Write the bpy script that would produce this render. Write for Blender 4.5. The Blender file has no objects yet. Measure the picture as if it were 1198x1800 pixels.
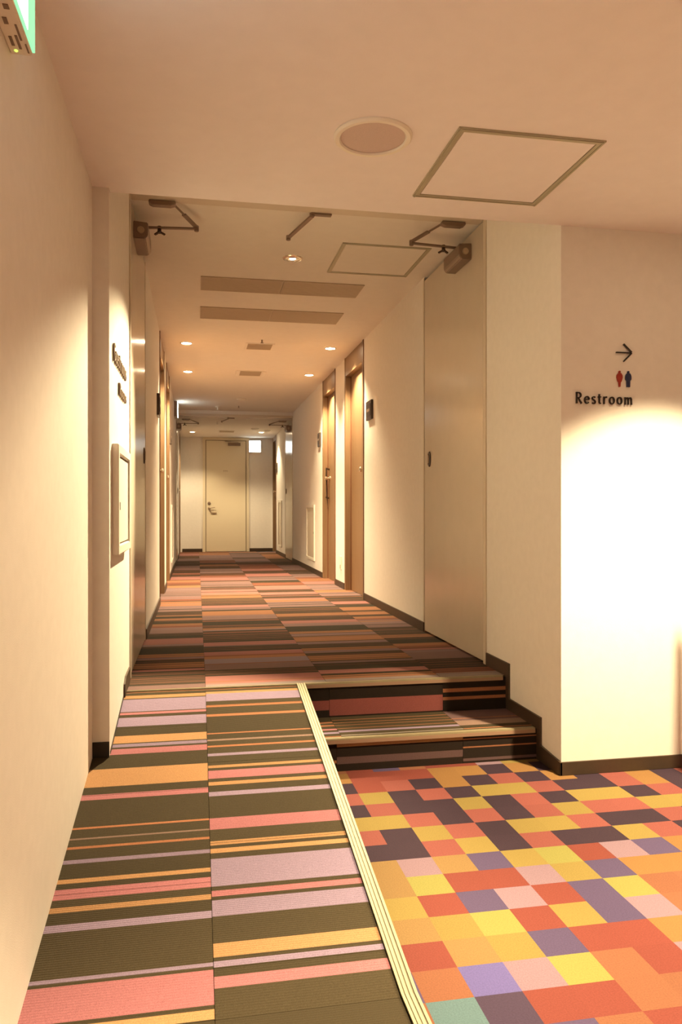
import bpy, bmesh, math, random
from mathutils import Vector, Matrix
random.seed(7)
C = bpy.context.scene.collection
SC = bpy.context.scene
H = 1.093            # eye height above the lobby floor; all geometry below is written eye-relative and lifted by H

# ------------------------------------------------------------------ camera
cd = bpy.data.cameras.new('camera'); cam = bpy.data.objects.new('camera', cd); C.objects.link(cam)
cd.sensor_fit = 'VERTICAL'; cd.sensor_height = 36.0; cd.lens = 36.0 * 1344.6 / 1800.0
cd.clip_start = 0.02; cd.clip_end = 60
yaw, pitch, roll = 0.1858, -0.0012, -0.0005
fw = Vector((math.sin(yaw)*math.cos(pitch), math.cos(yaw)*math.cos(pitch), math.sin(pitch)))
rt = Vector((math.cos(yaw), -math.sin(yaw), 0)); up = rt.cross(fw)
r2 = rt*math.cos(roll) + up*math.sin(roll); u2 = -rt*math.sin(roll) + up*math.cos(roll)
M4 = Matrix((r2, u2, -fw)).transposed().to_4x4(); M4.translation = Vector((0, 0, H))
cam.matrix_world = M4
SC.camera = cam

# ------------------------------------------------------------------ world, exposure
W = bpy.data.worlds.new('world'); SC.world = W; W.use_nodes = True
W.node_tree.nodes['Background'].inputs[0].default_value = (1.0, .62, .38, 1)
W.node_tree.nodes['Background'].inputs[1].default_value = 0.02
SC.view_settings.view_transform = 'Standard'; SC.view_settings.look = 'None'
SC.view_settings.exposure = 1.43; SC.view_settings.gamma = 1.0; SC.view_settings.use_curve_mapping = False
WARM = (1.0, .775, .45)
LAMPS = {  # watts
    'ramp': 380, 'restroom': 200, 'restroom_spill': 140, 'guest': 124, 'far': 52, 'behind': 400,
}

# ------------------------------------------------------------------ key planes (eye-relative)
FL, ST, LO = -.80, -.957, -1.093          # corridor floor, stair tread, lobby floor
XL, XR = -.317, 1.478
XN = -.374                                # near left wall
ZC, ZL, ZC2 = 1.549, 1.18, 1.45           # corridor, lobby and end ceilings
Y0, Y1, YW, YB = 3.503, 3.151, 2.94, 15.24
SL = .1592
def ramp(y): return max(FL - SL*(Y0 - y), LO)

# ------------------------------------------------------------------ materials
def newmat(name):
    m = bpy.data.materials.new(name); m.use_nodes = True
    return m, m.node_tree.nodes, m.node_tree.links, m.node_tree.nodes['Principled BSDF']
def mat(name, col, rough=.6, metal=0, noise=0, nscale=60, bump=0, bscale=300, coat=0, stretch=(1,1,1), spec=.5):
    m, n, l, b = newmat(name)
    b.inputs['Base Color'].default_value = (*col, 1); b.inputs['Roughness'].default_value = rough
    b.inputs['Metallic'].default_value = metal; b.inputs['Coat Weight'].default_value = coat
    b.inputs['Specular IOR Level'].default_value = spec
    if noise or bump:
        tc = n.new('ShaderNodeTexCoord'); mp = n.new('ShaderNodeMapping'); mp.inputs['Scale'].default_value = stretch
        l.new(tc.outputs['Object'], mp.inputs['Vector'])
    if noise:
        t = n.new('ShaderNodeTexNoise'); t.inputs['Scale'].default_value = nscale; t.inputs['Detail'].default_value = 4
        l.new(mp.outputs[0], t.inputs['Vector'])
        r = n.new('ShaderNodeMapRange'); r.inputs[1].default_value = .3; r.inputs[2].default_value = .7
        r.inputs[3].default_value = 1-noise; r.inputs[4].default_value = 1+noise
        l.new(t.outputs['Fac'], r.inputs[0])
        x = n.new('ShaderNodeVectorMath'); x.operation = 'SCALE'; x.inputs[0].default_value = col
        l.new(r.outputs[0], x.inputs['Scale']); l.new(x.outputs[0], b.inputs['Base Color'])
    if bump:
        t2 = n.new('ShaderNodeTexNoise'); t2.inputs['Scale'].default_value = bscale
        l.new(mp.outputs[0], t2.inputs['Vector'])
        bp = n.new('ShaderNodeBump'); bp.inputs['Strength'].default_value = bump; bp.inputs['Distance'].default_value = .002
        l.new(t2.outputs['Fac'], bp.inputs['Height']); l.new(bp.outputs[0], b.inputs['Normal'])
    return m
def carpet_mat(name, scale, ribs, amt):
    m, n, l, b = newmat(name)
    b.inputs['Roughness'].default_value = .95; b.inputs['Specular IOR Level'].default_value = .15
    a = n.new('ShaderNodeVertexColor'); a.layer_name = 'Col'
    tc = n.new('ShaderNodeTexCoord')
    t = n.new('ShaderNodeTexNoise'); t.inputs['Scale'].default_value = scale; t.inputs['Detail'].default_value = 3
    l.new(tc.outputs['Object'], t.inputs['Vector'])
    r = n.new('ShaderNodeMapRange'); r.inputs[1].default_value = .3; r.inputs[2].default_value = .7
    r.inputs[3].default_value = 1-amt; r.inputs[4].default_value = 1+amt
    l.new(t.outputs['Fac'], r.inputs[0])
    x = n.new('ShaderNodeVectorMath'); x.operation = 'SCALE'
    l.new(a.outputs['Color'], x.inputs[0]); l.new(r.outputs[0], x.inputs['Scale']); l.new(x.outputs[0], b.inputs['Base Color'])
    bp = n.new('ShaderNodeBump'); bp.inputs['Strength'].default_value = .5; bp.inputs['Distance'].default_value = .002
    if ribs:
        w = n.new('ShaderNodeTexWave'); w.bands_direction = 'Y'; w.inputs['Scale'].default_value = 42
        w.inputs['Distortion'].default_value = 1.0; w.inputs['Detail Scale'].default_value = 30
        l.new(tc.outputs['Object'], w.inputs['Vector'])
        ad = n.new('ShaderNodeMath'); l.new(w.outputs['Fac'], ad.inputs[0]); l.new(t.outputs['Fac'], ad.inputs[1])
        l.new(ad.outputs[0], bp.inputs['Height'])
    else: l.new(t.outputs['Fac'], bp.inputs['Height'])
    l.new(bp.outputs[0], b.inputs['Normal'])
    return m
def wood_mat():
    m, n, l, b = newmat('beech_veneer')
    b.inputs['Roughness'].default_value = .42
    tc = n.new('ShaderNodeTexCoord'); mp = n.new('ShaderNodeMapping'); mp.inputs['Scale'].default_value = (14, 14, .6)
    l.new(tc.outputs['Object'], mp.inputs['Vector'])
    t = n.new('ShaderNodeTexNoise'); t.inputs['Scale'].default_value = 6; t.inputs['Detail'].default_value = 6
    l.new(mp.outputs[0], t.inputs['Vector'])
    cr = n.new('ShaderNodeValToRGB')
    cr.color_ramp.elements[0].position = .3; cr.color_ramp.elements[0].color = (.20, .118, .060, 1)
    cr.color_ramp.elements[1].position = .7; cr.color_ramp.elements[1].color = (.26, .162, .090, 1)
    l.new(t.outputs['Fac'], cr.inputs[0]); l.new(cr.outputs[0], b.inputs['Base Color'])
    return m
def emit(name, col, s):
    m, n, l, b = newmat(name)
    b.inputs['Base Color'].default_value = (0, 0, 0, 1)
    b.inputs['Emission Color'].default_value = (*col, 1); b.inputs['Emission Strength'].default_value = s
    return m
M_WALL = mat('wallpaper', (.82, .79, .745), .85, noise=.02, nscale=25, bump=.25, bscale=420, spec=.25)
M_CEIL = mat('ceiling_paint', (.82, .775, .71), .9, noise=.015, nscale=15, bump=.15, bscale=300, spec=.2)
M_LCEIL = mat('lobby_ceiling_paint', (.82, .775, .78), .9, noise=.015, nscale=15, bump=.15, bscale=300, spec=.2)
M_STEEL = mat('painted_steel', (.58, .52, .43), .2, noise=.02, nscale=8)
M_STEELF = mat('painted_steel_frame', (.62, .55, .45), .35)
M_ENDDOOR = mat('painted_end_door', (.74, .66, .50), .45)
M_WOOD = wood_mat()
M_WOODDK = mat('beech_edge_shadow_gap', (.16, .06, .025), .6)
M_SKIRT = mat('brown_vinyl_skirting', (.055, .034, .020), .5, noise=.06, nscale=80)
M_BLACK = mat('black_base', (.02, .014, .01), .7)
M_STRIPE = carpet_mat('striped_loop_carpet', 420, True, .22)
M_CHECK = carpet_mat('patchwork_cut_pile_carpet', 260, False, .12)
M_TRIM = mat('pale_metal_trim', (.29, .25, .155), .5, metal=.15, noise=.05, nscale=40, stretch=(1,.2,1))
M_TRIMDK = mat('trim_groove', (.20, .17, .10), .5, metal=.2)
M_TAN = mat('tan_nosing_lip', (.30, .19, .13), .55)
M_RISERBK = mat('dark_sub_base', (.03, .022, .016), .9)
M_CLOSER = mat('taupe_closer_metal', (.23, .165, .125), .4, metal=.35)
M_CLOSERL = mat('closer_cap', (.42, .32, .22), .4, metal=.3)
M_DARKM = mat('dark_bronze_metal', (.05, .03, .02), .4, metal=.4)
M_CHROME = mat('brushed_chrome', (.8, .74, .62), .22, metal=.95)
M_GRILLE = mat('tan_grille_metal', (.47, .38, .27), .55)
M_GRILLEBK = mat('grille_back', (.16, .12, .08), .8)
M_HATCH = mat('aluminium_hatch_trim', (.44, .41, .30), .45, metal=.3)
M_WHITE = mat('white_plastic', (.82, .78, .70), .5)
M_SPK = mat('speaker_mesh', (.60, .49, .46), .8, noise=.1, nscale=500)
M_PLATE = mat('dark_room_plate', (.06, .04, .03), .35)
M_SIGNBK = mat('raised_letter_black', (.016, .010, .008), .45)
M_SIGNBR = mat('raised_letter_brown', (.16, .10, .05), .5)
M_RED = mat('red_sign_acrylic', (.33, .03, .015), .45)
M_BLUE = mat('navy_sign_acrylic', (.018, .028, .085), .45)
M_LAMP = emit('lamp_glow', (1.0, .80, .52), 30)
M_LAMPHI = emit('halogen_glow', (1.0, .9, .7), 40)
M_EXITW = emit('exit_panel_white', (.92, 1.0, .95), 2.4)
M_EXITG = emit('exit_panel_green', (.05, .7, .25), .35)
M_EXITG2 = emit('exit_panel_pale_green', (.40, 1.0, .52), .38)
M_GREENLED = emit('green_led', (.5, .8, .1), .7)

# ------------------------------------------------------------------ mesh helpers
class MB:
    def __init__(s): s.v = []; s.f = []; s.c = []; s.mi = []
    def add(s, vs, fs, col=None, mi=0):
        o = len(s.v); s.v += [tuple(p) for p in vs]
        for f in fs: s.f.append(tuple(i+o for i in f)); s.c.append(col); s.mi.append(mi)
        return s
    def box(s, x0, x1, y0, y1, z0, z1, col=None, mi=0):
        x0, x1 = min(x0,x1), max(x0,x1); y0, y1 = min(y0,y1), max(y0,y1); z0, z1 = min(z0,z1), max(z0,z1)
        v = [(x0,y0,z0),(x1,y0,z0),(x1,y1,z0),(x0,y1,z0),(x0,y0,z1),(x1,y0,z1),(x1,y1,z1),(x0,y1,z1)]
        return s.add(v, [(3,2,1,0),(4,5,6,7),(0,1,5,4),(1,2,6,5),(2,3,7,6),(3,0,4,7)], col, mi)
    def prism(s, poly, axis, a, b, col=None, mi=0):
        # poly in the plane normal to axis; for x: (y,z), y: (x,z), z: (x,y)
        def P(p, t): return {'x': (t,p[0],p[1]), 'y': (p[0],t,p[1]), 'z': (p[0],p[1],t)}[axis]
        n = len(poly); v = [P(p, a) for p in poly] + [P(p, b) for p in poly]
        f = [tuple(range(n))[::-1], tuple(range(n, 2*n))] + [(i, (i+1) % n, n+(i+1) % n, n+i) for i in range(n)]
        return s.add(v, f, col, mi)
    def cyl(s, p0, p1, r0, r1=None, n=20, mi=0):
        r1 = r0 if r1 is None else r1; p0 = Vector(p0); p1 = Vector(p1); d = (p1-p0).normalized()
        a = d.orthogonal().normalized(); b = d.cross(a)
        v = []
        for p, r in ((p0, r0), (p1, r1)):
            for i in range(n):
                t = 2*math.pi*i/n; v.append(p + a*math.cos(t)*r + b*math.sin(t)*r)
        f = [tuple(range(n))[::-1], tuple(range(n, 2*n))] + [(i, (i+1) % n, n+(i+1) % n, n+i) for i in range(n)]
        return s.add(v, f, None, mi)
    def lathe(s, c, prof, n=40, ax=(0,0,1), mi=0):
        d = Vector(ax).normalized(); a = d.orthogonal().normalized(); b = d.cross(a); c = Vector(c); v = []; f = []
        for r, t in prof:
            for i in range(n):
                w = 2*math.pi*i/n; v.append(c + d*t + (a*math.cos(w) + b*math.sin(w))*r)
        for k in range(len(prof)-1):
            for i in range(n): f.append((k*n+i, k*n+(i+1) % n, (k+1)*n+(i+1) % n, (k+1)*n+i))
        return s.add(v, f, None, mi)
    def bar(s, p0, p1, w, t, upv=(0,0,1), mi=0):
        p0 = Vector(p0); p1 = Vector(p1); d = (p1-p0).normalized(); a = d.cross(Vector(upv)).normalized(); b = a.cross(d)
        v = [p + a*sa*w/2 + b*sb*t/2 for p in (p0, p1) for sa, sb in ((-1,-1),(1,-1),(1,1),(-1,1))]
        return s.add(v, [(3,2,1,0),(4,5,6,7),(0,1,5,4),(1,2,6,5),(2,3,7,6),(3,0,4,7)], None, mi)
    def build(s, name, m, parent=None, bevel=0, smooth=False, kind=None):
        off = Vector((0,0,0))
        q = parent
        while q is not None: off += q.location; q = q.parent
        lift = H
        me = bpy.data.meshes.new(name)
        me.from_pydata([(p[0]-off.x, p[1]-off.y, p[2]+lift-off.z) for p in s.v], [], s.f)
        ms = m if isinstance(m, (list, tuple)) else [m]
        for k in ms: me.materials.append(k)
        if any(s.mi): me.polygons.foreach_set('material_index', s.mi)
        if any(c is not None for c in s.c):
            ca = me.color_attributes.new('Col', 'FLOAT_COLOR', 'CORNER')
            for p in me.polygons:
                c = s.c[p.index] or (.05, .04, .03)
                for li in p.loop_indices: ca.data[li].color = (*c, 1)
        bm = bmesh.new(); bm.from_mesh(me); bmesh.ops.recalc_face_normals(bm, faces=bm.faces)
        if bevel:
            bmesh.ops.remove_doubles(bm, verts=bm.verts, dist=1e-6)
            es = [e for e in bm.edges if len(e.link_faces) == 2 and e.calc_face_angle(0) > .5]
            bmesh.ops.bevel(bm, geom=es, offset=bevel, segments=2, affect='EDGES', clamp_overlap=True)
        bm.to_mesh(me); bm.free()
        if smooth:
            me.polygons.foreach_set('use_smooth', [True]*len(me.polygons))
            try: me.set_sharp_from_angle(angle=.7)
            except Exception: pass
        o = bpy.data.objects.new(name, me); C.objects.link(o)
        if parent is not None: o.parent = parent
        if kind: o['kind'] = kind
        return o
def thing(name, label, cat, loc, group=None):
    o = bpy.data.objects.new(name, None); C.objects.link(o); o.location = (loc[0], loc[1], loc[2]+H)
    o.empty_display_size = .05
    o['label'] = label; o['category'] = cat
    if group: o['group'] = group
    return o
def tag(o, label, cat, group=None):
    o['label'] = label; o['category'] = cat
    if group: o['group'] = group
    return o
def setting(name, loc):
    o = bpy.data.objects.new(name, None); C.objects.link(o); o.location = (loc[0], loc[1], loc[2]+H); o.empty_display_size = .05
    o['kind'] = 'structure'; return o
def spot(name, loc, watts, angle, aim=None, blend=.15, r=.03, col=WARM, parent=None):
    ld = bpy.data.lights.new(name, 'SPOT'); ld.energy = watts; ld.color = col; ld.spot_size = math.radians(angle)
    ld.spot_blend = blend; ld.shadow_soft_size = r
    o = bpy.data.objects.new(name, ld); C.objects.link(o)
    L = Vector(loc) + Vector((0,0,H)); d = (Vector(aim)-Vector(loc)).normalized() if aim else Vector((0,0,-1))
    o.rotation_euler = d.to_track_quat('-Z', 'Y').to_euler()
    off = Vector((0,0,0)); q = parent
    while q is not None: off += q.location; q = q.parent
    o.location = L - off
    if parent is not None: o.parent = parent
    return o

# ================================================================== THE SHELL
def wall(name, *boxes, m=M_WALL, kind='structure'):
    b = MB()
    for q in boxes: b.box(*q)
    return b.build(name, m, None, kind=kind)
LX1 = 4.3
# left: lobby wall, column with its front face, corridor wall with two door openings
wall('wall_left_lobby', (XN-.3, XN, -3.2, 2.9, LO-.1, ZL+.05))
wall('wall_left_column', (XN-.3, XL+.002, 2.9, 3.70, LO-.1, ZC+.02))
DL = [(6.79, 7.61), (8.23, 9.0)]           # wooden door openings, the same on both sides
DFL, DFR = (14.0, 14.75), (14.55, 15.14)      # far wooden doors
DT = 1.375                                  # top of the openings
F1, F2 = (3.80, 4.87), (12.0, 12.95)        # fire door recesses
REC = .075
def side_wall(name, x, sgn, far):
    """corridor wall: its face is at x, the mass lies on the sgn side; openings are cut for doors"""
    b = MB(); xo = x + sgn*.3
    cuts = sorted([(*F1, 'f'), (*DL[0], 'd'), (*DL[1], 'd'), (*F2, 'f'), (*far, 'd')])
    y = F1[0]-.10 if sgn < 0 else YW+.25
    for a, c, k in cuts:
        b.box(x, xo, y, a, FL-.4, ZC+.02)
        b.box(x + sgn*REC, xo, a, c, FL-.4, ZC+.02)
        if k == 'd': b.box(x, x+sgn*REC, a, c, DT+.001, ZC+.02)
        y = c
    b.box(x, xo, y, YB+.3, FL-.4, ZC+.02)
    return b.build(name, M_WALL, None, kind='structure')
side_wall('wall_left_corridor', XL, -1, DFL)
side_wall('wall_right_corridor', XR, 1, DFR)
wall('wall_right_lobby', (XR, LX1, YW, YW+.25, LO-.1, ZC+.02))       # the restroom wall, its near end forms the corner
wall('wall_far_right', (LX1, LX1+.2, -3.2, YW+.25, LO-.1, ZL+.05))
wall('wall_back', (XL-.3, XR+.3, YB, YB+.2, FL-.1, ZC))
wall('wall_behind', (XN-.3, LX1+.2, -3.4, -3.2, LO-.1, ZL+.05))
wall('ceiling', (XL-.3, XR+.3, YW+.02, 11.95, ZC, ZC+.12), m=M_CEIL)
wall('ceiling_lobby', (XN-.3, LX1+.2, -3.4, YW, ZL, ZC+.12), m=M_LCEIL)
wall('ceiling_end', (XL-.3, XR+.3, 12.06, YB, ZC2, ZC2+.26), m=M_CEIL)

# ---- floors
PAL = {'d': (0.052, 0.04, 0.022), 'o': (0.37, 0.206, 0.099), 'p': (0.344, 0.136, 0.155), 'v': (0.232, 0.176, 0.258), 'm': (0.215, 0.142, 0.116), 'r': (0.31, 0.129, 0.065), 'g': (0.292, 0.249, 0.224), 'k': (0.022, 0.015, 0.011), 'n': (0.224, 0.069, 0.062), 'u': (0.12, 0.073, 0.073)}
PAL_DIM = {'d': (.040,.031,.020), 'o': (.27,.125,.068), 'p': (.29,.125,.112), 'v': (.22,.165,.19), 'm': (.175,.108,.102), 'r': (.19,.074,.048), 'g': (.24,.195,.185), 'u': PAL['u'], 'k': PAL['k'], 'n': PAL['n']}  # ramp carpet's colours with the corridor's dimmer light painted in
random.seed(11)
def vary(c, a=.10):
    t = 1 + random.uniform(-a, a); return tuple(min(1, q*t) for q in c)
RAMP_L = [(3.498, 'r'), (3.485, 'd'), (3.455, 'o'), (3.423, 'd'), (3.414, 'v'), (3.286, 'd'), (3.278, 'p'), (3.257, 'd'), (3.229, 'v'), (3.146, 'd'), (3.063, 'o'), (3.001, 'd'), (2.993, 'v'), (2.969, 'd'), (2.955, 'p'), (2.911, 'd'), (2.807, 'o'), (2.684, 'd'), (2.636, 'p'), (2.603, 'd'), (2.446, 'r'), (2.436, 'd'), (2.389, 'm'), (2.381, 'd'), (2.346, 'r'), (2.334, 'd'), (2.282, 'v'), (2.264, 'd'), (2.195, 'o'), (2.176, 'd'), (2.152, 'p'), (2.109, 'd'), (2.079, 'o'), (2.058, 'd'), (2.013, 'v'), (1.986, 'd'), (1.831, 'v'), (1.819, 'd'), (1.808, 'p'), (1.705, 'd'), (1.693, 'o'), (1.666, 'd')]
RAMP_R = [(3.498, 'r'), (3.485, 'd'), (3.462, 'o'), (3.439, 'v'), (3.358, 'd'), (3.316, 'r'), (3.295, 'd'), (3.223, 'r'), (3.201, 'd'), (3.048, 'r'), (3.038, 'd'), (2.993, 'm'), (2.979, 'd'), (2.941, 'r'), (2.927, 'd'), (2.877, 'v'), (2.857, 'd'), (2.786, 'o'), (2.767, 'd'), (2.748, 'p'), (2.692, 'd'), (2.669, 'o'), (2.646, 'd'), (2.603, 'v'), (2.576, 'd'), (2.444, 'p'), (2.381, 'd'), (2.32, 'o'), (2.299, 'd'), (2.282, 'o'), (2.26, 'd'), (2.233, 'v'), (2.109, 'd'), (2.091, 'p'), (2.067, 'd'), (2.052, 'v'), (1.989, 'd'), (1.892, 'o'), (1.846, 'd'), (1.833, 'v'), (1.814, 'd'), (1.785, 'p'), (1.75, 'd'), (1.653, 'o')]
COL_A = [(15.304, 'r'), (14.621, 'p'), (13.996, 'd'), (13.153, 'm'), (12.524, 'd'), (11.431, 'm'), (10.598, 'd'), (10.107, 'r'), (9.804, 'd'), (9.519, 'p'), (9.121, 'd'), (9.058, 'o'), (8.755, 'r'), (8.472, 'd'), (8.417, 'o'), (8.155, 'm'), (7.526, 'd'), (7.501, 'm'), (7.094, 'r'), (6.965, 'd'), (6.907, 'o'), (6.593, 'm'), (6.235, 'd'), (5.829, 'o'), (5.727, 'd'), (5.553, 'o'), (5.456, 'r'), (5.379, 'm'), (5.126, 'd'), (4.914, 'p'), (4.709, 'm'), (4.635, 'd'), (4.386, 'o'), (4.3, 'r'), (4.286, 'm'), (4.23, 'r'), (4.216, 'd'), (4.131, 'o'), (3.992, 'd'), (3.968, 'p'), (3.92, 'd'), (3.788, 'r'), (3.78, 'd'), (3.756, 'r'), (3.745, 'd'), (3.719, 'r'), (3.711, 'd'), (3.661, 'r'), (3.653, 'd'), (3.61, 'm'), (3.532, 'd')]
COL_B = [(14.955, 'o'), (14.147, 'm'), (12.645, 'r'), (11.952, 'd'), (11.634, 'o'), (11.234, 'd'), (10.772, 'm'), (9.984, 'd'), (9.659, 'r'), (9.356, 'p'), (8.91, 'd'), (8.814, 'm'), (8.206, 'd'), (7.889, 'p'), (7.677, 'd'), (7.632, 'p'), (7.415, 'o'), (7.094, 'd'), (6.56, 'p'), (6.419, 'm'), (6.265, 'd'), (6.188, 'o'), (5.935, 'm'), (5.702, 'd'), (5.301, 'o'), (5.229, 'm'), (5.167, 'd'), (4.719, 'p'), (4.603, 'm'), (4.57, 'd'), (4.401, 'p'), (4.294, 'r'), (4.258, 'o'), (4.189, 'v'), (4.059, 'r'), (4.042, 'm'), (3.902, 'd'), (3.756, 'p'), (3.636, 'o'), (3.62, 'p'), (3.581, 'g'), (3.504, 'd')]
COL_C = [(14.511, 'm'), (13.258, 'd'), (13.044, 'm'), (12.111, 'd'), (11.525, 'r'), (10.664, 'p'), (10.288, 'd'), (9.845, 'p'), (9.384, 'd'), (9.329, 'm'), (8.827, 'd'), (8.555, 'r'), (8.256, 'd'), (8.203, 'p'), (7.782, 'd'), (7.525, 'p'), (7.308, 'd'), (6.987, 'p'), (6.873, 'o'), (6.727, 'm'), (6.356, 'd'), (5.938, 'o'), (5.775, 'd'), (5.546, 'p'), (5.504, 'p'), (5.409, 'm'), (5.273, 'd'), (5.04, 'o'), (4.96, 'd'), (4.948, 'm'), (4.845, 'd'), (4.826, 'o'), (4.647, 'd'), (4.63, 'm'), (4.546, 'd'), (4.417, 'o'), (4.334, 'm'), (4.26, 'd'), (4.179, 'o'), (4.038, 'd'), (4.017, 'm'), (3.961, 'd'), (3.796, 'p'), (3.711, 'd'), (3.671, 'o'), (3.59, 'g'), (3.475, 'd')]
COL_D = [(14.24, 'o'), (12.882, 'd'), (12.071, 'd'), (11.314, 'm'), (10.828, 'm'), (10.347, 'd'), (9.662, 'm'), (9.167, 'r'), (8.969, 'o'), (8.658, 'r'), (8.599, 'p'), (8.278, 'd'), (8.224, 'm'), (7.675, 'd'), (7.646, 'o'), (7.417, 'm'), (7.102, 'd'), (6.656, 'p'), (6.467, 'd'), (6.249, 'o'), (6.033, 'd'), (5.95, 'o'), (5.77, 'd'), (5.673, 'o'), (5.569, 'r'), (5.493, 'm'), (5.121, 'd'), (4.794, 'o'), (4.682, 'd'), (4.471, 'o'), (4.383, 'r'), (4.309, 'd'), (4.294, 'p'), (4.248, 'm'), (3.976, 'd'), (3.724, 'r'), (3.62, 'g'), (3.479, 'd')]

def extend(seq, ymax):
    """continue a measured stripe list beyond its far end with the same kinds of bands"""
    out = []; y = ymax; kinds = 'dmdrpdvdodmdgd'
    i = random.randrange(9)
    while y > seq[0][0] + .05:
        out.append((round(y, 3), kinds[i % 14])); i += random.choice((1, 2, 1)); y -= random.choice((.03, .07, .11, .16, .24))
    return out + seq
def refine(seq):
    """beyond 8 m the photograph blurs neighbours together; thin bands are laid over the wide measured ones"""
    out = []
    for i, (y, c) in enumerate(seq):
        out.append((y, c)); yn = seq[i+1][0] if i+1 < len(seq) else y-.05
        if y - yn > .30:
            t = y - random.uniform(.05, .12)
            while t > yn + .10:
                c2 = {'d': 'r', 'm': 'd', 'p': 'm', 'o': 'r', 'r': 'd', 'g': 'd', 'v': 'p'}[c] if random.random() < .5 else random.choice('mpdo')
                w = random.uniform(.015, .04)
                out.append((t, c2)); out.append((t-w, c)); t -= w + random.uniform(.06, .2)
    return out
def hairlines(seq):
    """thin contrasting yarn lines inside the broader bands, as the loop carpet shows them"""
    out = []
    for i, (y, c) in enumerate(seq):
        out.append((y, c)); yn = seq[i+1][0] if i+1 < len(seq) else y-.05
        t = y - random.uniform(.02, .05)
        while t > yn + .02 and random.random() < .75:
            w = random.uniform(.005, .010)
            out.append((t, {'d': 'r', 'm': 'v', 'p': 'm', 'o': 'd', 'r': 'd', 'g': 'm', 'v': 'm'}.get(c, 'd'))); out.append((t-w, c)); t -= w + random.uniform(.02, .06)
    return out
def tiles(parent, x0, x1, seq, yfar, ynear, zf, pitch=.5, phase=0.0, thick=.006, pal=PAL):
    """carpet tiles of one column; each tile is an object whose top carries its woven bands"""
    ycuts = [yfar]; y = math.floor((yfar-phase-1e-4)/pitch)*pitch + phase
    while y > ynear + .02: 
        if yfar - y > .02: ycuts.append(y)
        y -= pitch
    ycuts.append(ynear)
    cols = [(y, vary(pal[c])) for y, c in seq]
    for a, b_ in zip(ycuts[:-1], ycuts[1:]):
        a2, b2 = a - .0007, b_ + .0007
        mb = MB(); edges = []
        for i, (ys, c) in enumerate(cols):
            ye = cols[i+1][0] if i+1 < len(cols) else -99
            if i == 0: ys = 99
            hi, lo = min(ys, a2), max(ye, b2)
            if hi - lo > .0005: edges.append((hi, lo, c))
        for hi, lo, c in edges:
            zh, zl = zf(hi), zf(lo)
            v = [(x0+.0007, lo, zl), (x1-.0007, lo, zl), (x1-.0007, hi, zh), (x0+.0007, hi, zh)]
            mb.add(v, [(0,1,2,3)], c)
        # rim
        zh, zl = zf(a2), zf(b2); A, B = x0+.0007, x1-.0007
        rim = [(A,b2,zl),(B,b2,zl),(B,a2,zh),(A,a2,zh)] + [(p[0],p[1],p[2]-thick) for p in ((A,b2,zl),(B,b2,zl),(B,a2,zh),(A,a2,zh))]
        mb.add(rim, [(0,4,5,1),(1,5,6,2),(2,6,7,3),(3,7,4,0)], PAL['d'])
        mb.build('carpet_tile', M_STRIPE, parent)
SEAM = [XL, .037, .594, 1.152, XR]
def flat(z): return lambda y: z
cf = MB().box(XL-.35, XR+.35, Y0+.004, YB+.1, FL-.36, FL-.0065).build('floor', M_RISERBK, None, kind='structure')
for i, seq in enumerate((COL_A, COL_B, COL_C, COL_D)):
    s = hairlines(refine(extend(seq, YB)))
    tiles(cf, SEAM[i]-(.06 if i == 0 else 0), SEAM[i+1]+(.06 if i == 3 else 0), s, YB, Y0+.012, flat(FL), phase=(.1, .33, .02, .27)[i], pal=PAL_DIM)
# ramp
RX0, RX1 = .449, .486
yend = Y0 - (FL-LO)/SL
rb = MB().prism([(Y0+.003, FL-.007), (yend, LO-.007), (yend, LO-.12), (Y0+.003, LO-.12)], 'x', XN-.02, RX0+.030).build('ramp_floor', M_RISERBK, None, kind='structure')
tiles(rb, XN-.005, .037, RAMP_L, Y0-.012, yend, ramp, phase=.13)
tiles(rb, .037, RX0, RAMP_R, Y0-.012, yend, ramp, phase=.31)
low = [(1.62,'d'),(1.5,'p'),(1.44,'d'),(1.3,'v'),(1.26,'d'),(1.1,'o'),(1.0,'d'),(.8,'p'),(.7,'d'),(.4,'v'),(.3,'d'),(0,'o'),(-.06,'d'),(-.5,'p'),(-.6,'d'),(-1,'v'),(-1.1,'d'),(-1.6,'o'),(-1.7,'d'),(-2.2,'p'),(-2.4,'d')]
lb = MB().box(XN-.02, RX0+.03, -3.2, yend, LO-.12, LO-.0065).build('floor_entry', M_RISERBK, None, kind='structure')
tiles(lb, XN-.005, .037, low, yend, -3.2, flat(LO), pitch=1.0); tiles(lb, .037, RX0, low, yend, -3.2, flat(LO), pitch=1.0, phase=.5)

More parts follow.
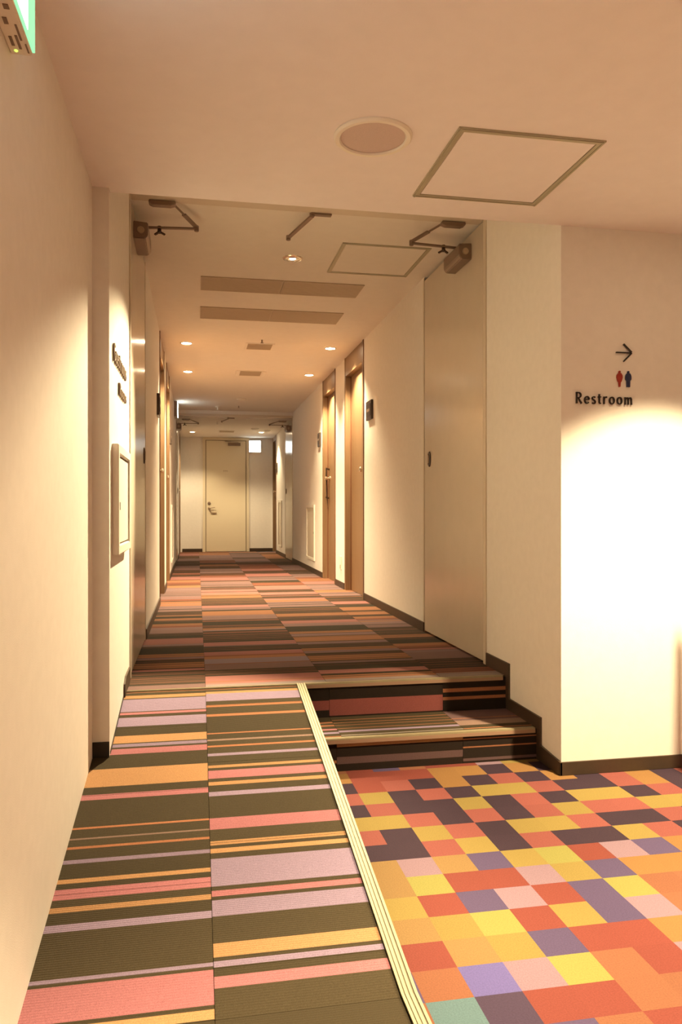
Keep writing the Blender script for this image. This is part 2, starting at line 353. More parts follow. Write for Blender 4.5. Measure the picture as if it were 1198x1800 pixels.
# lobby floor: one patchwork carpet, every patch a quad of the woven pattern
CK = {'B': (0.029, 0.017, 0.027), 'O': (0.19, 0.101, 0.037), 'S': (0.171, 0.052, 0.045), 'R': (0.144, 0.036, 0.028), 'Y': (0.182, 0.134, 0.041), 'L': (0.182, 0.169, 0.05), 'A': (0.175, 0.108, 0.044), 'P': (0.175, 0.117, 0.15), 'G': (0.064, 0.046, 0.098), 'V': (0.087, 0.074, 0.212), 'T': (0.072, 0.12, 0.138), 'N': (0.171, 0.069, 0.038), 'D': (0.044, 0.029, 0.054)}
ROWS = [  # row 0 is farthest; columns run from c = -1
    "OORRROOBOBYSBSB", "BBRSBOBSBOBSOBS", "BSYBSBYYSBBSOBS", "SBSBBYBSBYYBSBS", "BYYSBSBSYSSYYYS",
    "SSBYSBYYSBBSBSY", "YBBSYBSBBYSBOBS", "PAPAGYLRPGOOSOB", "YALRRPYGOOONOAP", "RYRGPRGLNNNRNAY",
    "RAYLRYGPNORSPNR", "PRAYGRROONANRSG", "GNVPLNRPONRRNPA", "NTDRRNNOPRAYNSB", "ONRGNRRPYANSBBR", "YPSNORYBANPLSGR"]
G = .1145; GX0 = .955 - 4*G; GY0 = 2.55 + 5*G
lf = MB(); random.seed(3)
for r in range(-1, 55):
    row = ROWS[r % 16] if r < 16 and r >= 0 else ROWS[(r*7+5) % 16]
    for c in range(-2, 32):
        k = row[c+1] if 0 <= c+1 < 15 else ROWS[(r*5+c) % 16][(c*3+r) % 15]
        y1 = GY0 - r*G; y0 = y1 - G; x0 = GX0 + c*G; x1 = x0 + G
        x0 = max(x0, RX1-.004); x1 = min(x1, LX1); y1 = min(y1, Y1+.02); y0 = max(y0, -3.2)
        if x1 <= x0 or y1 <= y0 or (y0 >= YW and x0 > XR): continue
        lf.add([(x0,y0,LO),(x1,y0,LO),(x1,y1,LO),(x0,y1,LO)], [(0,1,2,3)], vary(CK[k], .05))
lf.build('floor_lobby', M_CHECK, None, kind='structure')
MB().box(RX1-.01, LX1, -3.2, Y1+.3, LO-.12, LO-.004).build('floor_lobby_base', M_RISERBK, None, kind='structure')

# ---- stairs: two steps up from the lobby
st = setting('stairs', (1.0, Y1, LO))
SX0, SX1 = RX1+.001, XR-.001
MB().box(SX0, SX1, Y1+.012, Y0+.003, LO-.02, ST-.004).build('step_body', M_RISERBK, st)
def riser(x0, x1, y, z0, z1, seq):
    mb = MB(); zz = z1; 
    for dz, c in seq:
        zn = max(z0, zz-dz); mb.box(x0+.0007, x1-.0007, y, y+.006, zn, zz, vary(PAL[c] if isinstance(c, str) else c, .04)); zz = zn
    mb.build('riser_carpet', M_STRIPE, st)
riser(SX0, .602, Y0-.004, ST, FL-.004, [(.075,'k'),(.045,'n'),(.05,'k')])
riser(.602, 1.152, Y0-.004, ST, FL-.004, [(.072,'k'),(.075,'n'),(.02,'k')])
riser(1.152, SX1, Y0-.004, ST, FL-.004, [(.045,'k'),(.018,'r'),(.022,'k'),(.015,'r'),(.06,'k')])
riser(SX0, .575, Y1+.005, LO, ST-.004, [(.085,'k'),(.012,'r'),(.05,'k')])
riser(.575, 1.130, Y1+.005, LO, ST-.004, [(.030,'o'),(.042,'k'),(.030,'u'),(.05,'k')])
riser(1.130, SX1, Y1+.005, LO, ST-.004, [(.025,'k'),(.005,'r'),(.030,'k'),(.006,'r'),(.045,'k'),(.012,'u'),(.05,'k')])
tiles(st, SX0, .602, [(4,'d'),(3.42,'r'),(3.40,'d'),(3.37,'r'),(3.35,'d'),(3.31,'p'),(3.29,'d'),(3.26,'v'),(3.235,'d'),(3.20,'r'),(3.19,'d')], Y0-.005, Y1+.026, flat(ST), pitch=3)
tiles(st, .602, 1.150, [(4,'d'),(3.445,'r'),(3.438,'d'),(3.40,'r'),(3.394,'d'),(3.36,'r'),(3.354,'d'),(3.31,'r'),(3.304,'d'),(3.275,'v'),(3.25,'d'),(3.21,'g'),(3.20,'d')], Y0-.005, Y1+.026, flat(ST), pitch=3)
tiles(st, 1.150, SX1, [(4,'u'),(3.37,'r'),(3.362,'u'),(3.33,'m'),(3.255,'d'),(3.21,'r'),(3.20,'d')], Y0-.005, Y1+.026, flat(ST), pitch=3)  # bands coloured darker to deepen the cast shadow on this side
def nosing(name, x0, x1, y, z, parent, lip=.018, depth=.030):
    b = MB(); b.box(x0, x1, y-.010, y+depth-.012, z-.004, z+.003, mi=0)
    for k in range(2): b.box(x0, x1, y-.008+k*.010, y-.004+k*.010, z+.003, z+.0045, mi=0)
    if lip: b.box(x0, x1, y-.011, y-.003, z-lip, z-.003, mi=1)
    return b.build(name, [M_TRIM, M_TAN], parent, kind=None if parent else 'structure')
nosing('nosing', SX0+.002, XR-.025, Y0, FL, st)
nosing('nosing', SX0-.001, XR-.018, Y1+.006, ST, st)
nosing('trim_1', XL+.005, RX0, Y0+.002, FL, None, lip=0, depth=.018)

# ribbed metal rail along the ramp's open edge, with the ramp's side below it
edge = MB(); ya, yb = Y0-.006, yend-1.6
def rampz(y): return FL - SL*(Y0-y)
for (xa, xb, t, mi) in ((RX0, RX1, .005, 1), (RX0, RX0+.006, .010, 0), (RX0+.0095, RX0+.0165, .0085, 0), (RX0+.020, RX0+.027, .0085, 0), (RX1-.006, RX1+.001, .010, 0)):
    edge.prism([(ya, rampz(ya)+t), (yend, LO+t), (yb, LO+t), (yb, LO-.003), (yend, LO-.003), (ya, rampz(ya)-.006)], 'x', xa, xb, mi=mi)
edge.build('trim_2', [M_TRIM, M_TRIMDK], None, kind='structure')
MB().prism([(Y0-.003, rampz(Y0)-.008), (yend, LO-.004), (yend, LO-.02), (Y0-.003, LO-.02)], 'x', RX1-.006, RX1+.001).build('ramp_side', M_RISERBK, None, kind='structure')

# ---- skirting
SK = .065; T = .009
def sk(name, *bx): 
    b = MB()
    for q in bx: b.box(*q)
    return b.build(name, M_SKIRT, None, bevel=.0015, kind='structure')
sk('baseboard_right', (XR-T, XR, F1[1], DL[0][0]-.05, FL, FL+SK), (XR-T, XR, DL[0][1]+.05, DL[1][0]-.05, FL, FL+SK),
   (XR-T, XR, DL[1][1]+.05, F2[0], FL, FL+SK), (XR-T, XR, F2[1], DFR[0]-.05, FL, FL+SK))
sk('baseboard_left', (XL, XL+T, F1[1]+.04, DL[0][0]-.05, FL, FL+SK), (XL, XL+T, DL[0][1]+.05, DL[1][0]-.05, FL, FL+SK),
   (XL, XL+T, DL[1][1]+.05, F2[0], FL, FL+SK), (XL, XL+T, F2[1], DFL[0]-.05, FL, FL+SK))
sk('baseboard_back', (-.285, .10, YB-T, YB, FL, FL+SK), (1.02, XR, YB-T, YB, FL, FL+SK))
b = MB(); b.prism([(F1[0]-.04, FL), (F1[0]-.04, FL+SK), (3.465, FL+SK), (3.465, ST+SK-.01), (3.12, ST+SK-.01), (3.12, LO+.07), (YW-T, LO+.055), (YW-T, LO), (Y1+.02, LO), (Y1+.02, ST), (Y0, ST), (Y0, FL)], 'x', XR-T, XR)
b.build('baseboard_steps', M_SKIRT, None, kind='structure')
sk('baseboard_restroom', (XR-T, LX1, YW-T, YW, LO, LO+.055))
MB().box(XN, XL+.002, 2.893, 2.9, ramp(2.9)+.001, ramp(2.9)+.055).build('baseboard_column', M_BLACK, None, kind='structure')
b = MB(); b.prism([(3.70, FL+.004), (3.70, FL+.07), (3.50, FL+.07), (3.44, FL-.008+.055), (3.44, FL-.008)], 'x', XL, XL+.010)
b.build('baseboard_left_threshold', M_SKIRT, None, kind='structure')
b = MB(); b.prism([(3.44, ramp(3.44)), (3.44, ramp(3.44)+.012), (2.92, ramp(2.92)+.012), (2.92, ramp(2.92))], 'x', XL, XL+.004)
b.build('baseboard_ramp', M_BLACK, None, kind='structure')

# slim post added out of view to shade a strip of the restroom wall
b = MB(); b.cyl((1.968, 2.6, LO), (1.968, 2.6, .22), .024, .012, n=16); b.lathe((1.968, 2.6, LO), [(0,.012),(.085,.010),(.09,0),(0,0)], n=28)
b.build('shadow_post', M_DARKM, None, kind='structure')

# ================================================================== DOORS
def wooden_door(n, x, sgn, y0, y1, near_knob, label):
    """x: wall face, sgn: +1 for the right wall. Recessed leaf, plywood reveals, transom up to the ceiling"""
    d = setting('door_%d' % n, (x, (y0+y1)/2, FL)); d['label'] = label
    X = lambda t: x + sgn*t
    top = ZC2 if y0 > 12.5 else ZC
    b = MB(); b.box(X(.056), X(.072), y0+.004, y1-.004, FL+.004, DT-.004)
    leaf = b.build('leaf', M_WOOD, d)
    b = MB(); b.box(X(-.004), X(.072), y1-.020, y1+.0, FL, DT); b.box(X(-.004), X(.072), y0, y0+.016, FL, DT)
    b.box(X(-.004), X(.072), y0, y1, DT-.016, DT)
    b.box(X(-.006), X(.0), y0-.045, y0, FL, top); b.box(X(-.006), X(.0), y1, y1+.030, FL, top)
    b.build('frame', M_WOOD, d)
    MB().box(X(-.003), X(-.0001), y0+.001, y1-.001, DT+.001, top-.004).build('transom_panel', M_WOOD, d)
    b = MB(); b.box(X(-.0075), X(.001), y0-.052, y0-.045, FL, top); b.box(X(.045), X(.0565), y1-.0235, y1-.0195, FL, DT-.016)
    b.build('shadow_gap', M_WOODDK, d)
    ky = y0+.13 if near_knob else y1-.14
    kb = MB(); kz = .385
    kb.lathe((X(.056), ky, kz), [(0,0),(.028,0),(.028,.006),(.010,.010),(.010,.030),(.022,.038),(.026,.050),(.020,.060),(0,.062)], n=20, ax=(-sgn,0,0))
    k = kb.build('knob', M_CHROME, leaf, smooth=True)
    hb = MB(); hb.lathe((X(.056), ky+.0, kz-.075), [(0,0),(.018,0),(.018,.005),(0,.006)], n=16, ax=(-sgn,0,0))
    return d, leaf
d1, l1 = wooden_door(1, XR, 1, *DL[0], True, 'near beech guest room door on the right corridor wall')
d2, l2 = wooden_door(2, XR, 1, *DL[1], False, 'second beech guest room door on the right wall with a dark handle')
d3, _ = wooden_door(3, XL, -1, *DL[0], False, 'near beech guest room door on the left corridor wall')
d4, _ = wooden_door(4, XL, -1, *DL[1], False, 'second beech guest room door on the left corridor wall')
d5, _ = wooden_door(5, XR, 1, *DFR, False, 'far beech door on the right beside the end wall')
d6, _ = wooden_door(6, XL, -1, *DFL, False, 'far beech door on the left beside the end wall')
# dark long pull handle and its strap on door 2
b = MB(); yx = DL[1][1]-.11; xx = XR+.03
b.bar((xx+.026, yx, .49), (xx-.014, yx, .50), .02, .02); b.bar((xx-.012, yx-.0, .51), (xx-.012, yx, .36), .026, .014, (1,0,0))
b.cyl((xx-.010, yx+.012, .455), (xx-.002, yx+.012, .16), .008); b.bar((xx-.02, yx+.01, .165), (xx+.02, yx+.01, .15), .012, .018)
b.cyl((xx-.002, yx+.012, .16), (xx+.012, yx+.012, .02), .006, .002)
b.build('pull_handle', M_DARKM, l2, bevel=.002)

# steel door at the end of the corridor
d = setting('door_7', (.555, YB, FL)); d['label'] = 'cream steel door at the end of the corridor'
b = MB(); b.box(.175, .945, YB-.012, YB-.001, FL+.008, 1.385); leaf = b.build('leaf', M_ENDDOOR, d, bevel=.002)
b = MB(); b.box(.110, .162, YB-.028, YB, FL, ZC2-.004); b.box(.958, 1.010, YB-.028, YB, FL, ZC2-.004); b.box(.162, .958, YB-.028, YB, 1.395, ZC2-.004)
b.build('frame', M_ENDDOOR, d, bevel=.002)
b = MB(); b.box(.162, .175, YB-.006, YB-.002, FL, 1.392); b.box(.945, .958, YB-.006, YB-.002, FL, 1.392); b.box(.162, .958, YB-.006, YB-.002, 1.385, 1.395)
b.build('shadow_gap', M_GRILLEBK, d)
b = MB(); b.lathe((.232, YB-.012, .155), [(0,0),(.030,0),(.030,.012),(.020,.016),(0,.017)], n=20, ax=(0,-1,0)); b.build('lock_cylinder', M_CLOSER, leaf, smooth=True)
b = MB(); b.lathe((.232, YB-.012, .06), [(0,0),(.026,0),(.026,.01),(.012,.014),(.012,.045),(0,.046)], n=20, ax=(0,-1,0))
b.cyl((.232, YB-.050, .06), (.345, YB-.050, .075), .010, .008, n=12); b.build('lever_handle', M_CLOSERL, leaf, smooth=True)
b = MB(); b.bar((.235, YB-.02, .045), (.275, YB-.03, -.03), .016, .016); b.bar((.270, YB-.03, -.03), (.375, YB-.03, -.03), .016, .016)
b.build('guard_bracket', M_CLOSERL, leaf)
b = MB(); b.box(.60, .84, YB-.065, YB-.012, 1.29, 1.345, mi=0); b.bar((.80, YB-.07, 1.352), (.53, YB-.20, 1.362), .020, .006, mi=0); b.bar((.53, YB-.20, 1.368), (.66, YB-.03, 1.372), .016, .005, mi=0)
b.build('door_closer', M_CLOSER, leaf, bevel=.004)
b = MB(); x = .51
for w_, h_ in ((.022,.036),(.026,.030),(.008,.030)):
    b.box(x, x+w_, YB-.014, YB-.0118, .79, .79+.008); b.box(x+w_/2-.004, x+w_/2+.004, YB-.014, YB-.0118, .79-h_/2, .79+h_/2); x += w_+.012
b.build('door_number', M_CLOSERL, leaf)

# pairs of steel fire doors standing open against the walls
def closer(parent, x, sgn, y, z, ylint, reach):
    """parallel-arm closer: body on the open leaf, arm out into the corridor, forearm back to a shoe on the lintel"""
    X = lambda t: x - sgn*t
    b = MB(); b.prism([(X(0), z-.068), (X(.060), z-.068), (X(.074), z-.050), (X(.074), z+.014), (X(0), z+.020)], 'y', y-.12, y+.15)
    body = b.build('closer_body', M_CLOSER, parent, bevel=.004)
    b = MB(); b.lathe((X(.038), y-.120, z-.026), [(0,.006),(.016,.006),(.019,0),(0,-.001)], n=18, ax=(0,-1,0)); b.build('end_cap', M_CLOSERL, body, smooth=True)
    b = MB(); pz = z+.030
    b.cyl((X(.034), y, z+.01), (X(.034), y, pz+.01), .012, n=14)
    b.bar((X(.034), y, pz), (X(reach), y-.02, pz+.004), .022, .009)
    b.cyl((X(reach), y-.02, pz-.01), (X(reach), y-.02, pz+.02), .012, n=14)
    sh = (X(.20), ylint, ZC-.030)
    mid = Vector((X(reach), y-.02, pz+.012)).lerp(Vector(sh), .55)
    b.bar((X(reach), y-.02, pz+.012), mid, .024, .010); b.cyl(mid, sh, .006, n=10)
    b.build('closer_arm', M_CLOSER, body, bevel=.002)
    b = MB()                                       # wing-shaped hold-open adjuster
    c = Vector((X(.125), y-.004, pz-.012)); b.cyl(c+Vector((0,0,.022)), c-Vector((0,0,.014)), .010, n=12)
    for a in range(3):
        t = a*2.1+.4; b.bar(c-Vector((0,0,.006)), c+Vector((math.cos(t)*.030, math.sin(t)*.030, -.016)), .012, .007)
    b.build('hold_open_knob', M_DARKM, body)
    b = MB(); b.prism([(X(.085), ZC-.040), (X(.105), ZC-.048), (X(.19), ZC-.048), (X(.215), ZC-.040), (X(.215), ZC-.026), (X(.085), ZC-.026)], 'y', ylint-.022, ylint+.022)
    b.build('shoe', M_CLOSER, body, bevel=.003)
def fire_door(n, x, sgn, yr, label, handle):
    d = setting('door_%d' % n, (x, yr[0], FL)); d['label'] = label
    X = lambda t: x + sgn*t
    top = ZC-.028 if yr[0] < 8 else ZC2-.02
    b = MB(); b.box(X(-.002), X(.042), yr[0]+.012, yr[1]-.006, FL+.012, top); leaf = b.build('leaf', M_STEEL, d, bevel=.002)
    b = MB(); b.box(X(-.006), X(.05), yr[0]-.035, yr[0]+.004, FL, top+.02); b.box(X(-.004), X(.05), yr[1], yr[1]+.022, FL, top+.02)
    b.build('frame', M_STEELF, d, bevel=.002)
    b = MB(); b.box(X(.0005), X(.045), yr[0]+.004, yr[0]+.012, FL, top); b.box(X(.0005), X(.045), yr[1]-.006, yr[1], FL, top); b.build('shadow_gap', M_WOODDK, d)
    hy = yr[1]-.115; hz = .335
    b = MB(); b.lathe((X(-.002), hy, hz), [(0,.001),(.026,.001),(.030,.004),(.040,.006),(.044,0),(.044,-.001)], n=28, ax=(-sgn,0,0))
    for v in range(0, len(b.v)):            # a tall oval flush ring
        p = b.v[v]; b.v[v] = (p[0], hy+(p[1]-hy)*.75, hz+(p[2]-hz)*1.15)
    h_ = b.build('flush_ring_handle', M_DARKM, leaf, smooth=True)
    b = MB(); b.bar((X(-.010), hy, hz+.026), (X(-.010), hy, hz-.026), .012, .006, (1,0,0)); b.build('ring_pull', M_CLOSERL, h_)
    return d, leaf
for n, x, s, F, lab in ((8, XL, -1, F1, 'near left cream steel fire door held open flat against the corridor wall'), (9, XR, 1, F1, 'near right cream steel fire door held open flat against the corridor wall'),
                        (10, XL, -1, F2, 'far left steel fire door held open flat against the wall'), (11, XR, 1, F2, 'far right steel fire door held open flat against the wall')):
    d, leaf = fire_door(n, x, s, F, lab, True)
    if F is F1: closer(leaf, x, s, 4.10, 1.445, 3.865, .315)
    else:
        zz = ZC; ZC = ZC2 + .005; closer(leaf, x, s, F[0]+.30, ZC2-.10, F[0]+.09, .335); ZC = zz
# lintels of the two fire door sets
b = MB(); b.box(XL, XR, 3.765, 3.875, ZC-.024, ZC); lin = b.build('trim_3', M_STEELF, None, bevel=.002, kind='structure')
b = MB(); b.box(XL, XR, 11.95, 12.06, ZC2+.02, ZC+.1); lin2 = b.build('trim_4', M_WALL, None, kind='structure')
MB().box(XL, XR, 11.93, 12.07, ZC2+.010, ZC2+.045).build('lintel_frame', M_TRIM if 0 else M_STEELF, lin2, bevel=.002)
def selector(parent, xc, y, z):
    b = MB(); b.bar((xc+.10, y-.13, z), (xc-.005, y-.13, z), .030, .014); b.cyl((xc, y-.13, z-.014), (xc, y-.13, z+.014), .014, n=12)
    b.bar((xc, y-.13, z-.012), (xc-.085, y+.19, z-.016), .024, .010); b.cyl((xc-.085, y+.19, z-.03), (xc-.085, y+.19, z-.004), .013, n=12)
    b.build('door_selector', M_CLOSER, parent, bevel=.002)
selector(lin, .580, 4.010, ZC-.026)
selector(lin2, .47, 12.05, ZC2-.016)

# access panels and small things set in the corridor walls
def access_panel(x, sgn, y0, y1, z0, z1, label, grp):
    t = thing('access_panel', label, 'access panel', (x, (y0+y1)/2, z0), grp)
    X = lambda q: x - sgn*q
    b = MB(); w = .035
    b.box(X(0), X(.014), y0, y0+w, z0, z1); b.box(X(0), X(.014), y1-w, y1, z0, z1); b.box(X(0), X(.014), y0+w, y1-w, z0, z0+w); b.box(X(0), X(.014), y0+w, y1-w, z1-w, z1)
    b.build('frame', M_WHITE, t, bevel=.003)
    dr = MB().box(X(0), X(.006), y0+w+.004, y1-w-.004, z0+w+.004, z1-w-.004).build('panel_door', M_STEELF, t, bevel=.001)
    yy = y0+w+.05
    MB().lathe((X(.006), yy, (z0+z1)/2), [(0,.004),(.012,.004),(.016,0),(0,0)], n=14, ax=(-sgn,0,0)).build('latch', M_DARKM, dr, smooth=True)
access_panel(XR, 1, 9.66, 10.36, -.64, .08, 'pale framed access panel low on the right wall beyond the second wooden door', 'access panels')
access_panel(XR, 1, 13.50, 14.05, -.64, .19, 'pale framed access panel low on the right wall beyond the far fire door', 'access panels')
access_panel(XL, -1, 9.66, 10.36, -.64, .08, 'pale framed access panel low on the left wall beyond the second wooden door', 'access panels')
def plate(x, sgn, y0, y1, z0, z1, label):
    t = thing('room_plate', label, 'sign plate', (x, (y0+y1)/2, z0), 'room plates beside doors')
    X = lambda q: x - sgn*q
    MB().box(X(0), X(.020), y0, y1, z0, z1).build('backplate', M_PLATE, t, bevel=.003)
    MB().box(X(.020), X(.023), y0+.02, y1-.02, z0+.03, z1-.03).build('face', M_DARKM, t, bevel=.001)
    MB().box(X(.023), X(.024), y0+.05, y1-.05, (z0+z1)/2-.012, (z0+z1)/2+.012).build('bell_button', M_CLOSERL, t)
plate(XR, 1, 6.37, 6.57, .79, .955, 'dark square plate on the right wall beside the near wooden door')
plate(XR, 1, 9.16, 9.33, .79, .955, 'dark square plate on the right wall beyond the second wooden door')
plate(XL, -1, 6.28, 6.50, .77, .945, 'dark square plate on the left wall beside the near wooden door')
plate(XL, -1, 9.16, 9.33, .79, .955, 'dark square plate on the left wall beyond the second wooden door')
plate(XR, 1, 14.26, 14.46, .72, .90, 'small dark plate on the right wall beside the farthest wooden door')
t = thing('wall_outlet', 'white outlet plate low on the right wall between the two wooden doors', 'outlet', (XR, 7.86, -.61))
MB().box(XR, XR-.008, 7.82, 7.90, -.61, -.47).build('cover', M_WHITE, t, bevel=.002)
MB().box(XR-.008, XR-.010, 7.845, 7.875, -.600, -.560).build('socket', M_CLOSERL, t)

# surface cabinet and raised lettering on the left column
t = thing('wall_cabinet', 'white framed wall cabinet with slotted pull on the left wall under raised lettering', 'cabinet', (XL, 3.2, -.165))
XC = XL+.002
b = MB(); y0, y1, z0, z1 = 2.985, 3.50, -.165, .255; w = .035
b.box(XC, XC+.026, y0, y0+w, z0, z1); b.box(XC, XC+.026, y1-w, y1, z0, z1); b.box(XC, XC+.026, y0+w, y1-w, z0, z0+w); b.box(XC, XC+.026, y0+w, y1-w, z1-w, z1)
b.build('frame', M_WHITE, t, bevel=.003)
MB().box(XC, XC+.010, y0+w, y1-w, z0+w, z1-w).build('backing', M_WOODDK, t)
dr = MB().box(XC+.010, XC+.018, y0+w+.004, y1-w-.008, z0+w+.006, z1-w-.010).build('cabinet_door', M_WHITE, t, bevel=.002)
MB().box(XC+.018, XC+.0195, y0+w+.035, y0+w+.052, -.02, .115).build('pull_slot', M_DARKM, dr)
MB().box(XC+.019, XC+.024, y0+w+.038, y0+w+.049, .005, .035).build('latch', M_DARKM, dr)

# --- lettering drawn with tapered strokes, one solid per letter
def stroke(b, pts, T, w0):
    """pts: (x, y, width) in glyph units; a ribbon with thickness, T maps (x, y, d) to the scene"""
    n = len(pts); L = []; R = []
    for i, (x, y, w) in enumerate(pts):
        a = pts[max(0, i-1)]; c = pts[min(n-1, i+1)]; dx, dy = c[0]-a[0], c[1]-a[1]; q = math.hypot(dx, dy) or 1
        nx, ny = -dy/q, dx/q; L.append((x+nx*w*w0/2, y+ny*w*w0/2)); R.append((x-nx*w*w0/2, y-ny*w*w0/2))
    v = [T(p[0], p[1], 1) for p in L] + [T(p[0], p[1], 1) for p in R] + [T(p[0], p[1], 0) for p in L] + [T(p[0], p[1], 0) for p in R]
    f = []
    for i in range(n-1):
        f += [(i, i+1, n+i+1, n+i), (2*n+i, 3*n+i, 3*n+i+1, 2*n+i+1), (i, 2*n+i, 2*n+i+1, i+1), (n+i, n+i+1, 3*n+i+1, 3*n+i)]
    f += [(0, n, 3*n, 2*n), (n-1, 3*n-1, 4*n-1, 2*n-1)]
    b.add(v, f)
def arc(cx, cy, rx, ry, a0, a1, wv=.75, wh=.5, n=18):
    out = []
    for i in range(n+1):
        a = math.radians(a0+(a1-a0)*i/n); out.append((cx+rx*math.cos(a), cy+ry*math.sin(a), wh+(wv-wh)*abs(math.cos(a))))
    return out
def stem(x, y0, y1): return [(x, y0, 1.25), (x, y0+.12*(y1-y0), .95), (x, (y0+y1)/2, .85), (x, y1-.12*(y1-y0), .95), (x, y1, 1.2)]
GL = {  # glyph: (advance, strokes); x-height .66, cap height 1
    'R': (.72, [stem(.10, 0, 1), [(.10,.95,.6)]+arc(.28,.73,.24,.225,90,-90,1,.55)+[(.10,.505,.55)], [(.28,.50,.7),(.42,.25,.85),(.60,0,1.1)]]),
    'e': (.60, [arc(.29,.33,.235,.305,8,318,.9,.55,26), [(.07,.36,.5),(.52,.36,.5)]]),
    's': (.50, [arc(.25,.49,.155,.135,25,235,.8,.6,14)+[(.30,.31,.85)]+arc(.24,.165,.165,.145,60,-150,.8,.6,14)]),
    't': (.42, [[(.18,.86,.9),(.18,.5,.9),(.18,.16,.85),(.22,.06,.8),(.34,.05,.7)], [(.03,.62,.55),(.36,.62,.55)]]),
    'r': (.46, [stem(.10, 0, .66), [(.12,.44,.5),(.20,.58,.7),(.30,.635,.8),(.40,.60,1.0)]]),
    'o': (.66, [arc(.31,.33,.235,.30,0,360,1.0,.6,30)]),
    'm': (.98, [stem(.10, 0, .66), [(.12,.46,.5),(.22,.60,.65),(.33,.62,.8),(.41,.52,.9),(.42,.3,.85),(.42,0,1.1)], [(.43,.46,.5),(.54,.60,.65),(.66,.62,.8),(.75,.52,.9),(.76,.3,.85),(.76,0,1.1)]]),
    'G': (.80, [arc(.42,.5,.33,.47,45,330,1,.6,26)+[(.71,.27,.9)], [(.72,.45,1),(.72,.12,.9)], [(.52,.45,.55),(.78,.45,.55)]]),
    'u': (.64, [[(.10,.66,1.1),(.10,.28,.85),(.14,.10,.85),(.26,.03,.7),(.38,.08,.6),(.48,.22,.5)], stem(.49, 0, .66)]),
}
def lettering(parent, text, T, w0, m, fixed=None):
    x = 0
    for ch in text:
        adv, st_ = GL[ch]; b = MB()
        for s in st_: stroke(b, s, (lambda q: (lambda a, c, d: T(a+q, c, d)))(x), w0)
        b.build('letter', m, parent); x += adv + TRACK
TRACK = .16
def width(text): return sum(GL[c][0] + TRACK for c in text)
t = thing('restroom_sign', 'raised Restroom lettering with black arrow above red and navy figures on the right wall', 'sign', (1.68, YW, .447))
s = .047; sx = (1.801-1.544)/(width('Restroom')-.26)
lettering(t, 'Restroom', lambda a, c, d: (1.541+a*sx, YW-.001-.007*d, .446+c*s), .135, M_SIGNBK)
b = MB(); Ta = lambda a, c, d: (a, YW-.001-.007*d, c)
stroke(b, [(1.723,.664,.0045),(1.792,.664,.0045)], Ta, 1); stroke(b, [(1.757,.700,.0055),(1.794,.666,.0065)], Ta, 1); stroke(b, [(1.757,.627,.0048),(1.794,.663,.0055)], Ta, 1)
b.build('arrow', M_SIGNBK, t)
def figure(name, cx, z0, z1, prof, m):
    b = MB(); hh = z1-z0
    pts = [(cx+u*hh, z0+v*hh) for u, v in prof] + [(cx-u*hh, z0+v*hh) for u, v in reversed(prof)]
    b.prism(pts, 'y', YW-.007, YW-.001)
    b.lathe((cx, YW-.001, z0+.925*hh), [(0,.006),(.068*hh,.006),(.068*hh,0)], n=20, ax=(0,-1,0))
    b.build(name, m, t)
figure('woman_figure', 1.739, .520, .588, [(.045,0),(.075,.28),(.12,.32),(.16,.42),(.20,.58),(.185,.72),(.10,.84),(.03,.87)], M_RED)
figure('man_figure', 1.779, .520, .588, [(.11,0),(.12,.40),(.15,.40),(.155,.42),(.20,.48),(.20,.64),(.17,.76),(.10,.85),(.03,.87)], M_BLUE)
t = thing('guest_room_sign', 'brown raised lettering in two lines on the left wall above the white cabinet', 'sign', (XL, 3.25, .50))
wd = width('Guestrooms'); s = .066
lettering(t, 'Guestrooms', lambda a, c, d: (XC+.001+.008*d, 3.005+a*.51/wd, .575+c*s), .15, M_SIGNBR)
wd = width('Rooms'); s = .046
lettering(t, 'Rooms', lambda a, c, d: (XC+.001+.008*d, 3.215+a*.30/wd, .475+c*s), .17, M_SIGNBR)

# ================================================================== CEILING THINGS
def hatch(x0, x1, y0, y1, z, label, w=.022):
    t = thing('ceiling_hatch', label, 'ceiling hatch', ((x0+x1)/2, (y0+y1)/2, z))
    b = MB()
    for q in ((x0, x1, y0, y0+w), (x0, x1, y1-w, y1), (x0, x0+w, y0+w, y1-w), (x1-w, x1, y0+w, y1-w)): b.box(*q, z-.005, z)
    for q in ((x0+.004, x1-.004, y0+.004, y0+.009), (x0+.004, x1-.004, y1-.009, y1-.004), (x0+.004, x0+.009, y0, y1), (x1-.009, x1-.004, y0, y1)): b.box(*q, z-.0075, z-.005)
    b.build('trim_frame', M_HATCH, t)
    MB().box(x0+w+.003, x1-w-.003, y0+w+.003, y1-w-.003, z-.003, z).build('hatch_panel', M_LCEIL if z < 1.3 else M_CEIL, t)
hatch(.791, 1.282, 2.240, 2.760, ZL, 'square ceiling hatch with metal trim over the lobby beside the round speaker')
hatch(.826, 1.358, 4.332, 4.884, ZC, 'square ceiling hatch with metal trim in the corridor beyond the fire door lintel')
t = thing('ceiling_speaker', 'round white ceiling speaker with grey mesh in the lobby ceiling', 'speaker', (.545, 2.352, ZL))
MB().lathe((.545, 2.352, ZL), [(.102,-.004),(.106,-.010),(.118,-.010),(.124,-.004),(.124,0)], n=64, ax=(0,0,1)).build('rim', M_WHITE, t, smooth=True)
MB().lathe((.545, 2.352, ZL), [(0,-.006),(.05,-.0055),(.103,-.003)], n=48).build('mesh_grille', M_SPK, t, smooth=True)
